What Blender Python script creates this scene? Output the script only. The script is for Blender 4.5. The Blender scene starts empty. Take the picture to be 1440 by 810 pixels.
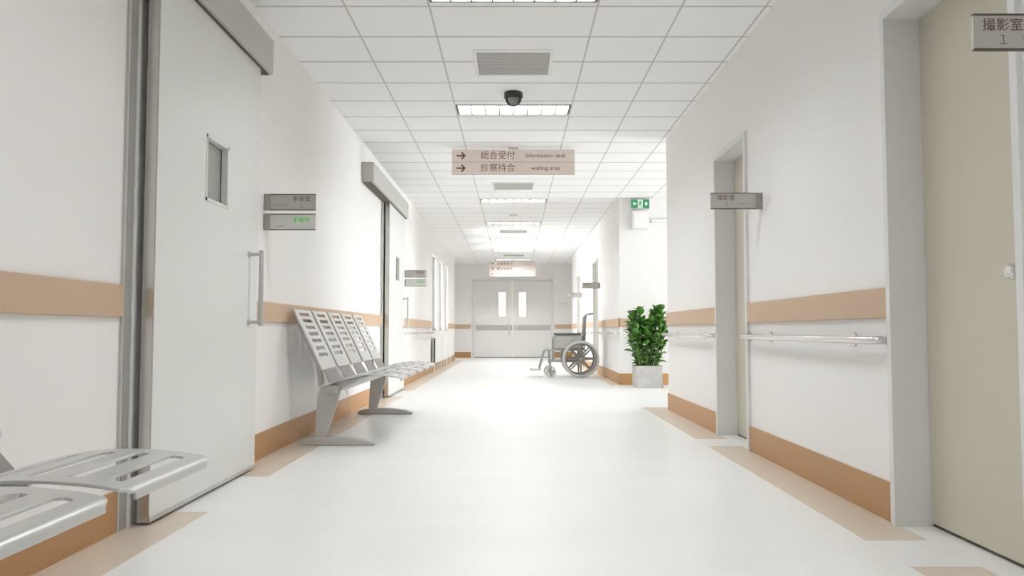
import bpy, bmesh, math, random
from mathutils import Vector, Matrix
C = bpy.context.scene.collection
PI = math.pi
W, HC = 1.485, 2.61            # half width of the corridor, ceiling height
random.seed(7)

# ------------------------------------------------------------------ materials
def lin(c):
    c /= 255.0
    return c / 12.92 if c <= 0.04045 else ((c + 0.055) / 1.055) ** 2.4
def rgb(r, g, b): return (lin(r), lin(g), lin(b), 1)
def mat(name, col, rough=0.5, metal=0.0, spec=0.5, bump=None, var=None, coat=0):
    m = bpy.data.materials.new(name); m.use_nodes = True
    n = m.node_tree; b = n.nodes['Principled BSDF']
    b.inputs['Base Color'].default_value = col
    b.inputs['Roughness'].default_value = rough
    b.inputs['Metallic'].default_value = metal
    b.inputs['Specular IOR Level'].default_value = spec
    if coat:
        b.inputs['Coat Weight'].default_value = coat; b.inputs['Coat Roughness'].default_value = .08
    if bump or var:
        tc = n.nodes.new('ShaderNodeTexCoord'); mp = n.nodes.new('ShaderNodeMapping')
        n.links.new(tc.outputs['Object'], mp.inputs['Vector'])
        sc, stretch, amt = (bump or var)[:3]
        mp.inputs['Scale'].default_value = stretch
        nz = n.nodes.new('ShaderNodeTexNoise'); nz.inputs['Scale'].default_value = sc; nz.inputs['Detail'].default_value = 4
        n.links.new(mp.outputs['Vector'], nz.inputs['Vector'])
        if bump:
            bp = n.nodes.new('ShaderNodeBump'); bp.inputs['Strength'].default_value = amt; bp.inputs['Distance'].default_value = .01
            n.links.new(nz.outputs['Fac'], bp.inputs['Height']); n.links.new(bp.outputs['Normal'], b.inputs['Normal'])
        if var:
            mx = n.nodes.new('ShaderNodeMix'); mx.data_type = 'RGBA'
            mx.inputs['A'].default_value = tuple(x * (1 - var[2]) for x in col[:3]) + (1,)
            mx.inputs['B'].default_value = tuple(min(1, x * (1 + var[2])) for x in col[:3]) + (1,)
            n.links.new(nz.outputs['Fac'], mx.inputs['Factor']); n.links.new(mx.outputs['Result'], b.inputs['Base Color'])
    return m
def emis(name, col, s):
    m = bpy.data.materials.new(name); m.use_nodes = True
    n = m.node_tree; n.nodes.clear()
    e = n.nodes.new('ShaderNodeEmission'); o = n.nodes.new('ShaderNodeOutputMaterial')
    e.inputs['Color'].default_value = col; e.inputs['Strength'].default_value = s
    n.links.new(e.outputs[0], o.inputs[0]); return m
def clear(name, refl=.08, tint=(1, 1, 1, 1)):
    m = bpy.data.materials.new(name); m.use_nodes = True
    n = m.node_tree; n.nodes.clear()
    t = n.nodes.new('ShaderNodeBsdfTransparent'); g = n.nodes.new('ShaderNodeBsdfGlossy'); x = n.nodes.new('ShaderNodeMixShader')
    lw = n.nodes.new('ShaderNodeFresnel'); lw.inputs['IOR'].default_value = 1.45
    o = n.nodes.new('ShaderNodeOutputMaterial')
    t.inputs['Color'].default_value = tint; g.inputs['Roughness'].default_value = .04
    n.links.new(lw.outputs[0], x.inputs[0]); n.links.new(t.outputs[0], x.inputs[1]); n.links.new(g.outputs[0], x.inputs[2])
    n.links.new(x.outputs[0], o.inputs[0]); return m

M = dict(
    wall=mat('wall paint', rgb(238, 236, 234), .55, bump=(160, (1, 1, 1), .03)),
    ceil=mat('ceiling tile', rgb(245, 245, 245), .8, bump=(90, (1, 1, 1), .05)),
    grid=mat('ceiling grid', rgb(196, 195, 192), .6),
    floor=mat('floor vinyl', rgb(236, 236, 234), .3, spec=.4, var=(1.3, (1, 2.2, 1), .05)),
    tan=mat('beige vinyl', rgb(212, 199, 184), .3, spec=.4),
    base=mat('orange brown skirting', rgb(177, 135, 90), .42, var=(14, (.6, .6, 8), .05)),
    bump=mat('tan wall bumper', rgb(196, 169, 143), .5),
    steel=mat('brushed steel', rgb(196, 195, 192), .4, .3),
    steel_end=mat('polished steel edge', rgb(205, 203, 199), .2, .8),
    bright=mat('bright steel', rgb(222, 220, 218), .2, .85),
    head=mat('header aluminium', rgb(190, 188, 184), .45, .3),
    sdoor=mat('sliding door laminate', rgb(222, 222, 219), .32, spec=.5),
    jamb=mat('jamb paint', rgb(222, 222, 221), .4),
    jambw=mat('white frame paint', rgb(232, 231, 228), .4),
    olive=mat('greige door laminate', rgb(201, 195, 180), .45),
    dark=mat('dark rubber', rgb(60, 58, 56), .5),
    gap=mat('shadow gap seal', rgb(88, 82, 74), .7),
    frost=mat('frosted window pane', rgb(158, 157, 152), .3),
    chrome=mat('chrome', rgb(225, 225, 225), .08, 1.0),
    sign=mat('sign aluminium', rgb(186, 184, 178), .38, .35),
    signb=mat('sign bracket aluminium', rgb(160, 158, 153), .4, .4),
    signedge=mat('sign edge', rgb(92, 84, 78), .5),
    signlit=mat('status sign face', rgb(206, 206, 200), .35),
    brown=mat('brown lettering', rgb(112, 84, 76), .6),
    grey=mat('grey lettering', rgb(132, 128, 122), .6),
    beige=mat('beige sign board', rgb(240, 228, 221), .5),
    green=emis('green lit lettering', rgb(70, 205, 85), .75),
    exit=emis('exit sign green', rgb(88, 168, 118), .85),
    exitw=emis('exit sign white', rgb(225, 245, 230), 1.0),
    white=mat('white plastic', rgb(232, 231, 229), .4),
    whitem=mat('white enamel', rgb(240, 240, 238), .3),
    vent=mat('mount grey', rgb(196, 195, 191), .5),
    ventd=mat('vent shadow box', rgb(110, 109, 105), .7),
    lampbox=mat('lamp reflector', rgb(245, 245, 243), .35),
    louv=mat('louvre grey', rgb(92, 92, 90), .5),
    slat=mat('vent slat grey', rgb(172, 171, 167), .5),
    reflection_and_seal=mat('grey gasket', rgb(160, 158, 154), .5),  # door edge seal, and the dark reflection painted on the posts
    black=mat('camera housing', rgb(62, 58, 55), .35),
    dome=clear('dome plastic', tint=(.93, .93, .93, 1)),
    lens=mat('camera eye', rgb(165, 162, 158), .25, .1),
    glass=clear('window glass'),
    bench=mat('bench silver lacquer', rgb(208, 208, 205), .3, .45),
    seatm=mat('bench seat steel', rgb(200, 200, 198), .33, .5),
    leg=mat('bench leg grey', rgb(188, 187, 184), .4, .25),
    link=mat('bench bracket grey', rgb(140, 135, 131), .45, .3),
    wgrey=mat('wheelchair frame', rgb(164, 163, 160), .35, .4),
    wpanel=mat('wheelchair skirt panel', rgb(176, 176, 172), .5),
    wdark=mat('wheelchair upholstery', rgb(96, 95, 91), .6),
    tyre=mat('grey tyre', rgb(205, 204, 201), .6),
    spoke=mat('dark grey spokes', rgb(138, 136, 131), .45, .3),
    conc=mat('concrete planter', rgb(186, 184, 181), .8, var=(7, (1, 1, 1), .28)),
    soil=mat('soil', rgb(70, 55, 42), .9),
    stem=mat('plant stem', rgb(86, 110, 52), .6),
    leaf=mat('plant leaf', rgb(66, 112, 36), .32, var=(9, (1, 1, 1), .5)),
    pane=mat('bright door glass', rgb(240, 242, 242), .15),
    steelband=mat('kick band steel', rgb(190, 189, 186), .35, .4),
)

# ------------------------------------------------------------------ mesh helpers
class B:
    """collects shapes and becomes ONE mesh object"""
    def __init__(s): s.bm = bmesh.new()
    def face(s, *ps):
        try: return s.bm.faces.new([s.bm.verts.new(p) for p in ps])
        except ValueError: return None
    def box(s, x0, x1, y0, y1, z0, z1):
        x0, x1 = sorted((x0, x1)); y0, y1 = sorted((y0, y1)); z0, z1 = sorted((z0, z1))
        v = [s.bm.verts.new((x, y, z)) for x in (x0, x1) for y in (y0, y1) for z in (z0, z1)]
        for f in ((0, 1, 3, 2), (4, 6, 7, 5), (0, 4, 5, 1), (2, 3, 7, 6), (0, 2, 6, 4), (1, 5, 7, 3)):
            s.bm.faces.new([v[i] for i in f])
        return s
    def prism(s, poly, axis, a, b):
        """poly: 2-D points, extruded along axis ('x','y','z') from a to b"""
        def P(u, v, w):
            return {'x': (w, u, v), 'y': (u, w, v), 'z': (u, v, w)}[axis]
        A = [s.bm.verts.new(P(u, v, a)) for u, v in poly]; D = [s.bm.verts.new(P(u, v, b)) for u, v in poly]
        n = len(poly)
        for i in range(n): s.bm.faces.new((A[i], A[(i + 1) % n], D[(i + 1) % n], D[i]))
        s.bm.faces.new(A[::-1]); s.bm.faces.new(D); return s
    def tube(s, pts, r, n=12, cap=True, closed=False):
        pts = [Vector(p) for p in pts]; rings = []; N = len(pts)
        up = None
        for i, p in enumerate(pts):
            if closed: t = (pts[(i + 1) % N] - pts[i - 1])
            else: t = pts[min(i + 1, N - 1)] - pts[max(i - 1, 0)]
            t.normalize()
            if up is None:
                up = Vector((0, 0, 1)) if abs(t.z) < .9 else Vector((1, 0, 0))
            a = t.cross(up)
            if a.length < 1e-5: a = t.orthogonal()
            a.normalize(); up = a.cross(t).normalized()
            rr = r[i] if isinstance(r, (list, tuple)) else r
            rings.append([s.bm.verts.new(p + (a * math.cos(2 * PI * k / n) + up * math.sin(2 * PI * k / n)) * rr) for k in range(n)])
        for i in range(N if closed else N - 1):
            A, D = rings[i], rings[(i + 1) % N]
            for k in range(n): s.bm.faces.new((A[k], A[(k + 1) % n], D[(k + 1) % n], D[k]))
        if cap and not closed:
            s.bm.faces.new(rings[0][::-1]); s.bm.faces.new(rings[-1])
        return s
    def lathe(s, prof, c, axis='z', n=24):
        """prof: (radius, height) list turned about an axis through c"""
        c = Vector(c); rings = []
        for r, h in prof:
            R = []
            for k in range(n):
                a = 2 * PI * k / n; u, v = max(r, 1e-5) * math.cos(a), max(r, 1e-5) * math.sin(a)
                R.append(s.bm.verts.new(c + Vector({'z': (u, v, h), 'x': (h, u, v), 'y': (u, h, v)}[axis])))
            rings.append(R)
        for A, D in zip(rings, rings[1:]):
            for k in range(n): s.bm.faces.new((A[k], A[(k + 1) % n], D[(k + 1) % n], D[k]))
        s.bm.faces.new(rings[0][::-1]); s.bm.faces.new(rings[-1]); return s
    def build(s, name, m, parent=None, bevel=0, smooth=False, seg=2):
        bmesh.ops.remove_doubles(s.bm, verts=s.bm.verts, dist=1e-5)
        bmesh.ops.recalc_face_normals(s.bm, faces=s.bm.faces)
        me = bpy.data.meshes.new(name); s.bm.to_mesh(me); s.bm.free()
        me.materials.append(M[m] if isinstance(m, str) else m)
        o = bpy.data.objects.new(name, me); C.objects.link(o)
        if smooth:
            for p in me.polygons: p.use_smooth = True
            me.set_sharp_from_angle(angle=math.radians(38))
        if bevel:
            bv = o.modifiers.new('bevel', 'BEVEL'); bv.width = bevel; bv.segments = seg; bv.limit_method = 'ANGLE'; bv.angle_limit = math.radians(38)
            bv.harden_normals = False
        if parent:
            o.parent = parent
            o.matrix_parent_inverse = parent.matrix_world.inverted() if False else Matrix.Translation(-Vector(parent['_at'])) if '_at' in parent else Matrix()
        return o
def root(name, at, label=None, cat=None, group=None, kind=None):
    o = bpy.data.objects.new(name, None); C.objects.link(o); o.location = at; o.empty_display_size = .1
    o['_at'] = list(at)
    return tag(o, label, cat, group, kind)
def tag(o, label=None, cat=None, group=None, kind=None):
    if label: o['label'] = label
    if cat: o['category'] = cat
    if group: o['group'] = group
    if kind: o['kind'] = kind
    return o
def sub(o):
    """lets a part carry sub-parts whose meshes are written in world coordinates"""
    r = o.parent
    if r is not None and '_at' in r: o['_sub'] = 1
    return o
def build_sub(b, name, m, part, **k):
    o = b.build(name, m, None, **k); o.parent = part
    return o
def struct(o, label=None, cat=None):
    return tag(o, label, cat, kind='structure')

def slab(axis, p0, p1, u0, u1, v0, v1, holes):
    """wall slab: axis 'x' (u=y) or 'y' (u=x); p0..p1 thickness; rectangular holes (u0,u1,v0,v1)"""
    us = sorted({u0, u1, *[h[0] for h in holes], *[h[1] for h in holes]})
    vs = sorted({v0, v1, *[h[2] for h in holes], *[h[3] for h in holes]})
    b = B()
    def full(i, j):
        if i < 0 or j < 0 or i >= len(us) - 1 or j >= len(vs) - 1: return False
        cu, cv = (us[i] + us[i + 1]) / 2, (vs[j] + vs[j + 1]) / 2
        return not any(h[0] < cu < h[1] and h[2] < cv < h[3] for h in holes)
    def P(p, u, v): return (p, u, v) if axis == 'x' else (u, p, v)
    for i in range(len(us) - 1):
        for j in range(len(vs) - 1):
            if not full(i, j): continue
            a, c, d, e = us[i], us[i + 1], vs[j], vs[j + 1]
            for p in (p0, p1): b.face(P(p, a, d), P(p, c, d), P(p, c, e), P(p, a, e))
            if not full(i - 1, j): b.face(P(p0, a, d), P(p1, a, d), P(p1, a, e), P(p0, a, e))
            if not full(i + 1, j): b.face(P(p0, c, d), P(p1, c, d), P(p1, c, e), P(p0, c, e))
            if not full(i, j - 1): b.face(P(p0, a, d), P(p1, a, d), P(p1, c, d), P(p0, c, d))
            if not full(i, j + 1): b.face(P(p0, a, e), P(p1, a, e), P(p1, c, e), P(p0, c, e))
    return b

def text_mesh(name, s, size, m, at, parent, align='LEFT', depth=.0006, sx=1.0, fat=0.0):
    """lettering standing on a face that looks toward -Y, centre line at `at`"""
    cu = bpy.data.curves.new(name, 'FONT'); cu.body = s; cu.size = size; cu.align_x = align; cu.align_y = 'CENTER'
    cu.extrude = depth; cu.offset = size * fat; cu.resolution_u = 3
    t = bpy.data.objects.new(name + '_tmp', cu); C.objects.link(t)
    dg = bpy.context.evaluated_depsgraph_get(); dg.update()
    me = bpy.data.meshes.new_from_object(t.evaluated_get(dg), depsgraph=dg)
    bpy.data.objects.remove(t); bpy.data.curves.remove(cu)
    me.transform(Matrix.Translation(at) @ Matrix.Rotation(PI / 2, 4, 'X') @ Matrix.Diagonal((sx, 1, 1, 1)))
    me.materials.clear(); me.materials.append(M[m])
    o = bpy.data.objects.new(name, me); C.objects.link(o)
    o.parent = parent
    if '_at' in parent: o.matrix_parent_inverse = Matrix.Translation(-Vector(parent['_at']))
    return o

Y0, Y1 = -4.0, 22.7            # back wall, end wall
SY0, SY1, SX = 7.80, 11.32, 6.2   # side corridor
# ------------------------------------------------------------------ shell
b = B(); b.box(-1.9, SX + .3, Y0 - .2, Y1 + .2, -.12, 0)
struct(b.build('floor', 'floor'), 'pale glossy vinyl floor of the corridor', 'floor')

DOORS_R = [(2.36, 3.155), (5.13, 5.865), (14.22, 14.97), (17.9, 18.68)]
DH = 1.985
FW = .035
WINS = [(14.85, 15.6), (16.25, 16.95), (17.65, 18.35)]
WZ0, WZ1 = .76, 2.16
struct(slab('x', -W - .2, -W, Y0, 20.5, 0, HC + .2, [(a, c, WZ0, WZ1) for a, c in WINS]).build('wall_left', 'wall'), 'white wall along the left of the corridor', 'wall')
struct(slab('x', -1.85, -1.655, 20.5, Y1, 0, HC + .2, []).build('wall_left', 'wall'), 'short set back white wall left of the far double door', 'wall')
hr = [(a - .001, c + .001, -.001, DH + .001) for a, c in DOORS_R]
struct(slab('x', W, W + .25, Y0, SY0, 0, HC + .2, hr[:2]).build('wall_right', 'wall'), 'white wall on the right nearer than the side passage', 'wall')
struct(slab('x', W, W + .25, SY1, 20.5, 0, HC + .2, hr[2:]).build('wall_right', 'wall'), 'white wall on the right beyond the wheelchair', 'wall')
struct(slab('x', 1.655, 1.85, 20.5, Y1, 0, HC + .2, []).build('wall_right', 'wall'), 'short set back white wall right of the far double door', 'wall')
struct(slab('y', SY1, SY1 + .25, W + .25, SX, 0, HC + .2, []).build('wall_side', 'wall'), 'white side passage wall behind the potted plant', 'wall')
struct(slab('y', SY0 - .2, SY0, W + .25, SX, 0, HC + .2, []).build('wall_side', 'wall'), 'near white wall of the side passage hidden round the corner', 'wall')
struct(slab('x', SX, SX + .2, SY0 - .2, SY1 + .25, 0, HC + .2, [(SY0 + .4, SY1 - .4, .5, 2.4)]).build('wall_side', 'wall'), 'end wall of the side passage', 'wall')
DX0, DX1, DT = -1.14, 1.10, 2.185
struct(slab('y', Y1, Y1 + .2, -1.85, 1.85, 0, HC + .2, [(DX0, DX1, -.001, DT)]).build('wall_end', 'wall'), 'white wall at the far end of the corridor', 'wall')
struct(slab('y', Y0 - .2, Y0, -1.85, 1.85, 0, HC + .2, []).build('wall_back', 'wall'), 'white wall behind the viewer', 'wall')
# alcove returns at Y 20.5
struct(B().box(-1.86, -W - .2, 20.42, 20.5, 0, HC + .2).build('wall_left', 'wall'), 'return of the left wall by the far end', 'wall')
struct(B().box(W + .25, 1.86, 20.42, 20.5, 0, HC + .2).build('wall_right', 'wall'), 'return of the right wall by the far end', 'wall')

# ceiling: tiles with open joints over a grey grid sheet
ROW, R0 = .48, 4.565
cols = [-1.9, -.966, -.483, .483, .966, 1.449]
while cols[-1] < SX: cols.append(cols[-1] + .483)
ks = range(int(math.floor((Y0 - R0) / ROW)), int(math.ceil((Y1 - R0) / ROW)) + 1)
LIGHT_K = [k for k in ks if (k + 1) % 5 == 0]
LW, LD, LOFF = .478, .15, .02
LIGHTS = [R0 + (k + .5) * ROW + LOFF for k in LIGHT_K]
VENTS = [5.555, 10.355, 15.155, 19.955, .735, -3.3][:5]

b = B(); g = .005
vh = .25
for k in ks:
    y0, y1 = R0 + k * ROW + g, R0 + (k + 1) * ROW - g
    y0, y1 = max(y0, Y0 - .1), min(y1, Y1 + .1)
    if y1 - y0 < .03: continue
    for i in range(len(cols) - 1):
        x0, x1 = cols[i] + g, cols[i + 1] - g
        if i == 0: x0 = -1.9
        yc = (y0 + y1) / 2
        if x0 > W + .2 and not (SY0 - .3 < yc < SY1 + .4): continue
        if i == 2 and k in LIGHT_K:
            lc = R0 + (k + .5) * ROW + LOFF
            b.box(x0, x1, y0, lc - LD, HC, HC + .02); b.box(x0, x1, lc + LD, y1, HC, HC + .02)
            continue
        if i == 2 and any(y0 - .3 < v < y1 + .3 for v in VENTS):
            v = [v for v in VENTS if y0 - .3 < v < y1 + .3][0]
            b.box(x0, -vh, y0, y1, HC, HC + .02); b.box(vh, x1, y0, y1, HC, HC + .02)
            if y0 < v - vh: b.box(-vh, vh, y0, min(y1, v - vh), HC, HC + .02)
            if y1 > v + vh: b.box(-vh, vh, max(y0, v + vh), y1, HC, HC + .02)
            continue
        b.box(x0, x1, y0, y1, HC, HC + .02)
struct(b.build('ceiling', 'ceil'), 'white suspended tile ceiling', 'ceiling')
b = B()
def grid_strip(y0, y1, x0, x1): b.box(x0, x1, y0, y1, HC - .0012, HC + .03)
for k in ks:
    y = R0 + k * ROW
    inl = any(abs(y - v) < vh for v in VENTS)
    segs = [(-1.9, W + .2)] if not (SY0 - .2 < y < SY1 + .2) else [(-1.9, SX)]
    for x0, x1 in segs:
        if inl: grid_strip(y - .0085, y + .0085, x0, -.275); grid_strip(y - .0085, y + .0085, .275, x1)
        else: grid_strip(y - .0085, y + .0085, x0, x1)
for i, x in enumerate(cols[1:]):
    y0, y1 = (Y0 - .2, Y1 + .1) if x < W else (SY0 - .2, SY1 + .2)
    b.box(x - .0055, x + .0055, y0, y1, HC - .0011, HC + .0301)
grid_o = struct(b.build('trim_1', 'grid'), 'thin grey grid lines between the ceiling tiles', 'ceiling grid')
struct(B().box(-1.95, SX + .3, Y0 - .3, Y1 + .3, HC + .2, HC + .3).build('ceiling', 'wall'), 'slab above the suspended ceiling', 'ceiling')

# ------------------------------------------------------------------ skirting, bumpers, floor bands
BH, BT = .155, .008
def base_x(X, s, y0, y1, nm, lab):
    struct(B().box(X, X - s * BT, y0, y1, 0, BH).build(nm, 'base', bevel=.002), lab, 'skirting board')
def base_y(Y, x0, x1, nm, lab):
    struct(B().box(x0, x1, Y, Y - BT, 0, BH).build(nm, 'base', bevel=.002), lab, 'skirting board')
base_x(-W, -1, Y0, 3.06, 'baseboard_left', 'orange brown skirting behind the nearest bench on the left')
base_x(-W, -1, 4.44, 9.06, 'baseboard_left', 'orange brown skirting behind the far bench')
base_x(-W, -1, 10.44, 20.5, 'baseboard_left', 'orange brown skirting under the radiators')
base_x(W, 1, Y0, 2.36 - FW, 'baseboard_right', 'orange brown skirting nearer than the first greige door')
base_x(W, 1, 3.155 + FW, 5.13 - FW, 'baseboard_right', 'orange brown skirting between the two near greige doors')
base_x(W, 1, 5.865 + FW, SY0 + BT, 'baseboard_right', 'orange brown skirting between the second greige door and the passage corner')
base_x(W, 1, SY1 - BT, 14.22 - FW, 'baseboard_right', 'orange brown skirting behind the wheelchair')
base_x(W, 1, 14.97 + FW, 17.9 - FW, 'baseboard_right', 'orange brown skirting between the two far right doors')
base_x(W, 1, 18.68 + FW, 20.5, 'baseboard_right', 'orange brown skirting beyond the last right door')
base_y(SY1, W - BT, SX, 'baseboard_side', 'orange brown skirting behind the planter')
base_y(Y1, -1.655, DX0 - .05, 'baseboard_end', 'orange brown skirting left of the far double door')
base_y(Y1, DX1 + .05, 1.655, 'baseboard_end', 'orange brown skirting right of the far double door')
ntrim = [1]
def trim(b, m, lab, cat, bevel=0):
    ntrim[0] += 1
    return struct(b.build('trim_%d' % ntrim[0], m, bevel=bevel), lab, cat)
Z0, Z1, PT = .80, .922, .018
def bump_x(X, s, y0, y1, lab): trim(B().box(X, X - s * PT, y0, y1, Z0, Z1), 'bump', lab, 'wall bumper', .004)
def bump_y(Y, x0, x1, lab): trim(B().box(x0, x1, Y, Y - PT, Z0, Z1), 'bump', lab, 'wall bumper', .004)
bump_x(-W, -1, Y0, 3.055, 'tan bumper strip on the left wall nearest the viewer')
bump_x(-W, -1, 4.44, 9.06, 'tan bumper strip behind the far bench')
bump_x(-W, -1, 10.44, 14.6, 'tan bumper strip between the far sliding door and the windows')
bump_x(-W, -1, 18.45, 20.5, 'tan bumper strip beyond the windows')
bump_x(W, 1, Y0, 2.36 - FW - .02, 'tan bumper strip at the right edge nearer than the first greige door')
bump_x(W, 1, 3.155 + FW + .005, 5.13 - FW, 'tan bumper strip between the two near greige doors')
bump_x(W, 1, 5.865 + FW, SY0, 'tan bumper strip between the second greige door and the passage corner')
bump_x(W, 1, SY1 - PT, 14.22 - FW, 'tan bumper strip behind the wheelchair and plant')
bump_x(W, 1, 14.97 + FW, 17.9 - FW, 'tan bumper strip between the two far right doors')
bump_x(W, 1, 18.68 + FW, 20.5, 'tan bumper strip beyond the last right door')
bump_y(SY1, W - PT, SX, 'tan bumper strip on the wall behind the potted plant')
bump_y(Y1, -1.655, DX0 - .05, 'tan bumper strip left of the far double door')
bump_y(Y1, DX1 + .05, 1.655, 'tan bumper strip right of the far double door')
TB = 1.262
def band(x0, x1, y0, y1, lab): trim(B().box(x0, x1, y0, y1, -.01, .0012), 'tan', lab, 'floor band')
band(-W, -TB, Y0, 3.40, 'beige floor band beside the nearest bench')
band(-W, -TB, 4.22, 9.36, 'beige floor band under the far bench')
band(-W, -TB, 10.2, 20.5, 'beige floor band below the radiators')
band(TB, W, Y0, 2.62, 'beige floor band in the bottom right corner')
band(TB, W, 2.95, 5.33, 'beige floor band between the two near greige doors')
b = B(); b.box(TB, W, 5.68, 8.0, -.01, .0012); b.box(W, SX, SY0, 8.0, -.01, .0012)
trim(b, 'tan', 'beige floor band turning round the passage corner', 'floor band')
b = B(); b.box(TB + .08, W, SY1 - .12, 14.4, -.01, .0012); b.box(W, SX, SY1 - .12, SY1, -.01, .0012)
trim(b, 'tan', 'beige floor band by the planter', 'floor band')
band(TB + .08, W, 14.8, 18.1, 'beige floor band between the two far right doors')
# ledge on the side passage wall
trim(B().box(1.93, SX, SY1, SY1 - .05, 2.265, 2.31), 'white', 'white ledge on the passage wall right of the exit sign', 'wall ledge', .003)

# ------------------------------------------------------------------ windows on the left and at the end of the passage
for i, (a, c) in enumerate(WINS):
    lab = ['tall bright window nearest the far sliding door', 'tall bright window in the middle of the left wall row', 'tall bright window nearest the far double door'][i]
    r = root('window_%d' % (i + 1), (-W, (a + c) / 2, WZ0), lab, 'window', 'windows on the left wall', 'structure')
    b = B(); t = .035
    for (y0, y1, z0, z1) in ((a, a + t, WZ0, WZ1), (c - t, c, WZ0, WZ1), (a, c, WZ0, WZ0 + t), (a, c, WZ1 - t, WZ1), (a, c, 1.5, 1.53)):
        b.box(-W - .14, -W - .09, y0, y1, z0, z1)
    b.build('window_frame', 'whitem', r, bevel=.003)
    B().box(-W - .118, -W - .112, a + t, c - t, WZ0 + t, WZ1 - t).build('pane', 'glass', r)
    B().box(-W - .09, -W + .02, a - .03, c + .03, WZ0 - .025, WZ0).build('window_sill', 'whitem', r, bevel=.003)
r = root('window_4', (SX + .05, (SY0 + SY1) / 2, .5), 'large window at the end of the side passage', 'window', None, 'structure')
b = B()
for y0, y1, z0, z1 in ((SY0 + .4, SY0 + .45, .5, 2.4), (SY1 - .45, SY1 - .4, .5, 2.4), (SY0 + .4, SY1 - .4, .5, .55), (SY0 + .4, SY1 - .4, 2.35, 2.4), (9.53, 9.58, .5, 2.4)):
    b.box(SX + .06, SX + .12, y0, y1, z0, z1)
b.build('window_frame', 'whitem', r)
B().box(SX + .088, SX + .092, SY0 + .45, SY1 - .45, .55, 2.35).build('pane', 'glass', r)

# ------------------------------------------------------------------ sliding doors on the left
def sliding_door(n, y0, y1, h0, h1, lab):
    r = root('door_%d' % n, (-W, (y0 + y1) / 2, 0), lab, 'door', None, 'structure')
    X0, X1 = -1.447, -1.402
    wa, wb, za, zb = y0 + .505, y0 + .79, 1.345, 1.65
    p = slab('x', X0, X1, y0 + .004, y1, .022, 2.2, [(wa, wb, za, zb)]).build('door_panel', 'sdoor', r)
    B().box(X0 - .002, X1 - .004, y0, y0 + .0045, .012, 2.2).build('steel_edge', 'steel_end', r)
    B().box(X0 + .002, X1 + .0015, y0 + .004, y1, .012, .03).build('bottom_rail', 'steel', r)
    b = B(); t = .014
    for (c0, c1, d0, d1) in ((wa, wa + t, za, zb), (wb - t, wb, za, zb), (wa, wb, za, za + t), (wa, wb, zb - t, zb)):
        b.box(X1 - .028, X1 + .003, c0, c1, d0, d1)
    b.build('window_frame', 'jamb', r)
    B().box(X1 - .04, X1 - .032, wa + .004, wb - .004, za + .004, zb - .004).build('pane', 'frost', r)
    hy, hx = y1 - .145, X1 + .062
    b = B()
    b.tube([(hx, hy + .012, .775), (hx, hy + .012, 1.175)], .0125, 14)
    b.tube([(X1 - .001, hy, 1.155), (hx, hy + .008, 1.155)], .009, 12)
    b.tube([(X1 - .001, hy, .795), (hx, hy + .008, .795)], .009, 12)
    b.lathe([(.016, 0), (.016, .006), (.0, .006)], (X1, hy, 1.155), 'x'); b.lathe([(.016, 0), (.016, .006), (.0, .006)], (X1, hy, .795), 'x')
    b.build('pull_handle', 'leg', r, smooth=True)
    # rail cover above
    hd = B().box(-W, -1.365, h0, h1, 2.205, 2.40).build('rail_cover', 'head', r, bevel=.006)
    B().box(-W + .01, -1.39, h0 + .01, h1 - .006, 2.2, 2.206).build('rail_slot', 'gap', r)
    # steel post at the closing edge
    B().box(-W, -1.474, y0 - .1, y0 - .004, 0, 2.206).build('post', 'steel', r, bevel=.002)
    B().box(-1.476, -1.4725, y0 - .088, y0 - .035, .001, 2.2).build('reflection_and_seal', 'reflection_and_seal', r)  # darker strip puts the dark reflection on the post front into its colour
    B().box(-1.475, -1.464, y0 - .036, y0 - .027, 0, 2.2).build('highlight_bead', 'whitem', r)  # white strip painted as the highlight along the post edge
    B().box(-W + .02, X1 - .0015, y1, y1 + .004, .012, 2.2).build('edge_seal', 'reflection_and_seal', r)
    b = B(); b.box(-W, -1.452, y1 - .06, y1 - .002, 0, 2.206)
    b.build('post', 'steel', r, bevel=.002)
    return r
sliding_door(1, 3.16, 4.43, 1.9, 4.545, 'large white sliding door nearest on the left with small window')
sliding_door(2, 9.13, 10.42, 7.86, 10.49, 'white sliding door beyond the far bench')

# ------------------------------------------------------------------ hinged doors on the right
def hinged_door(n, a, c, lab):
    r = root('door_%d' % n, (W, (a + c) / 2, 0), lab, 'door', None, 'structure')
    x0, x1 = W - .02, 1.69
    b = B(); b.box(x0, x1, c, c + FW, 0, DH + FW); b.box(x0, x1, a - FW, a, 0, DH + FW); b.box(x0, x1, a, c, DH, DH + FW)
    b.build('door_frame', 'jamb', r, bevel=.002)
    B().box(1.607, 1.647, a + .003, c - .003, .012, DH - .003).build('door_panel', 'olive', r, bevel=.002)
    B().box(1.612, 1.66, a, c, 0.0015, .012).build('bottom_seal', 'gap', r)
    kz, ky = .935, a + .172
    kb = B()
    kb.lathe([(.0, -.062), (.018, -.06), (.026, -.05), (.027, -.04), (.02, -.028), (.011, -.02), (.011, -.004)], (1.607, ky, kz), 'x', 24)
    k = kb.build('door_knob', 'chrome', r, smooth=True)
    B().lathe([(.0, -.007), (.028, -.006), (.031, 0)], (1.607, ky, kz), 'x', 28).build('knob_rose', 'chrome', r, smooth=True)
    # closer back of the opening
    return r
dl = ['tall greige door in the right foreground with chrome knob', 'greige door in the middle of the right wall, seen almost edge on',
      'door on the right behind the wheelchair', 'last door on the right before the far double door']
for i, (a, c) in enumerate(DOORS_R): hinged_door(3 + i, a, c, dl[i])

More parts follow.
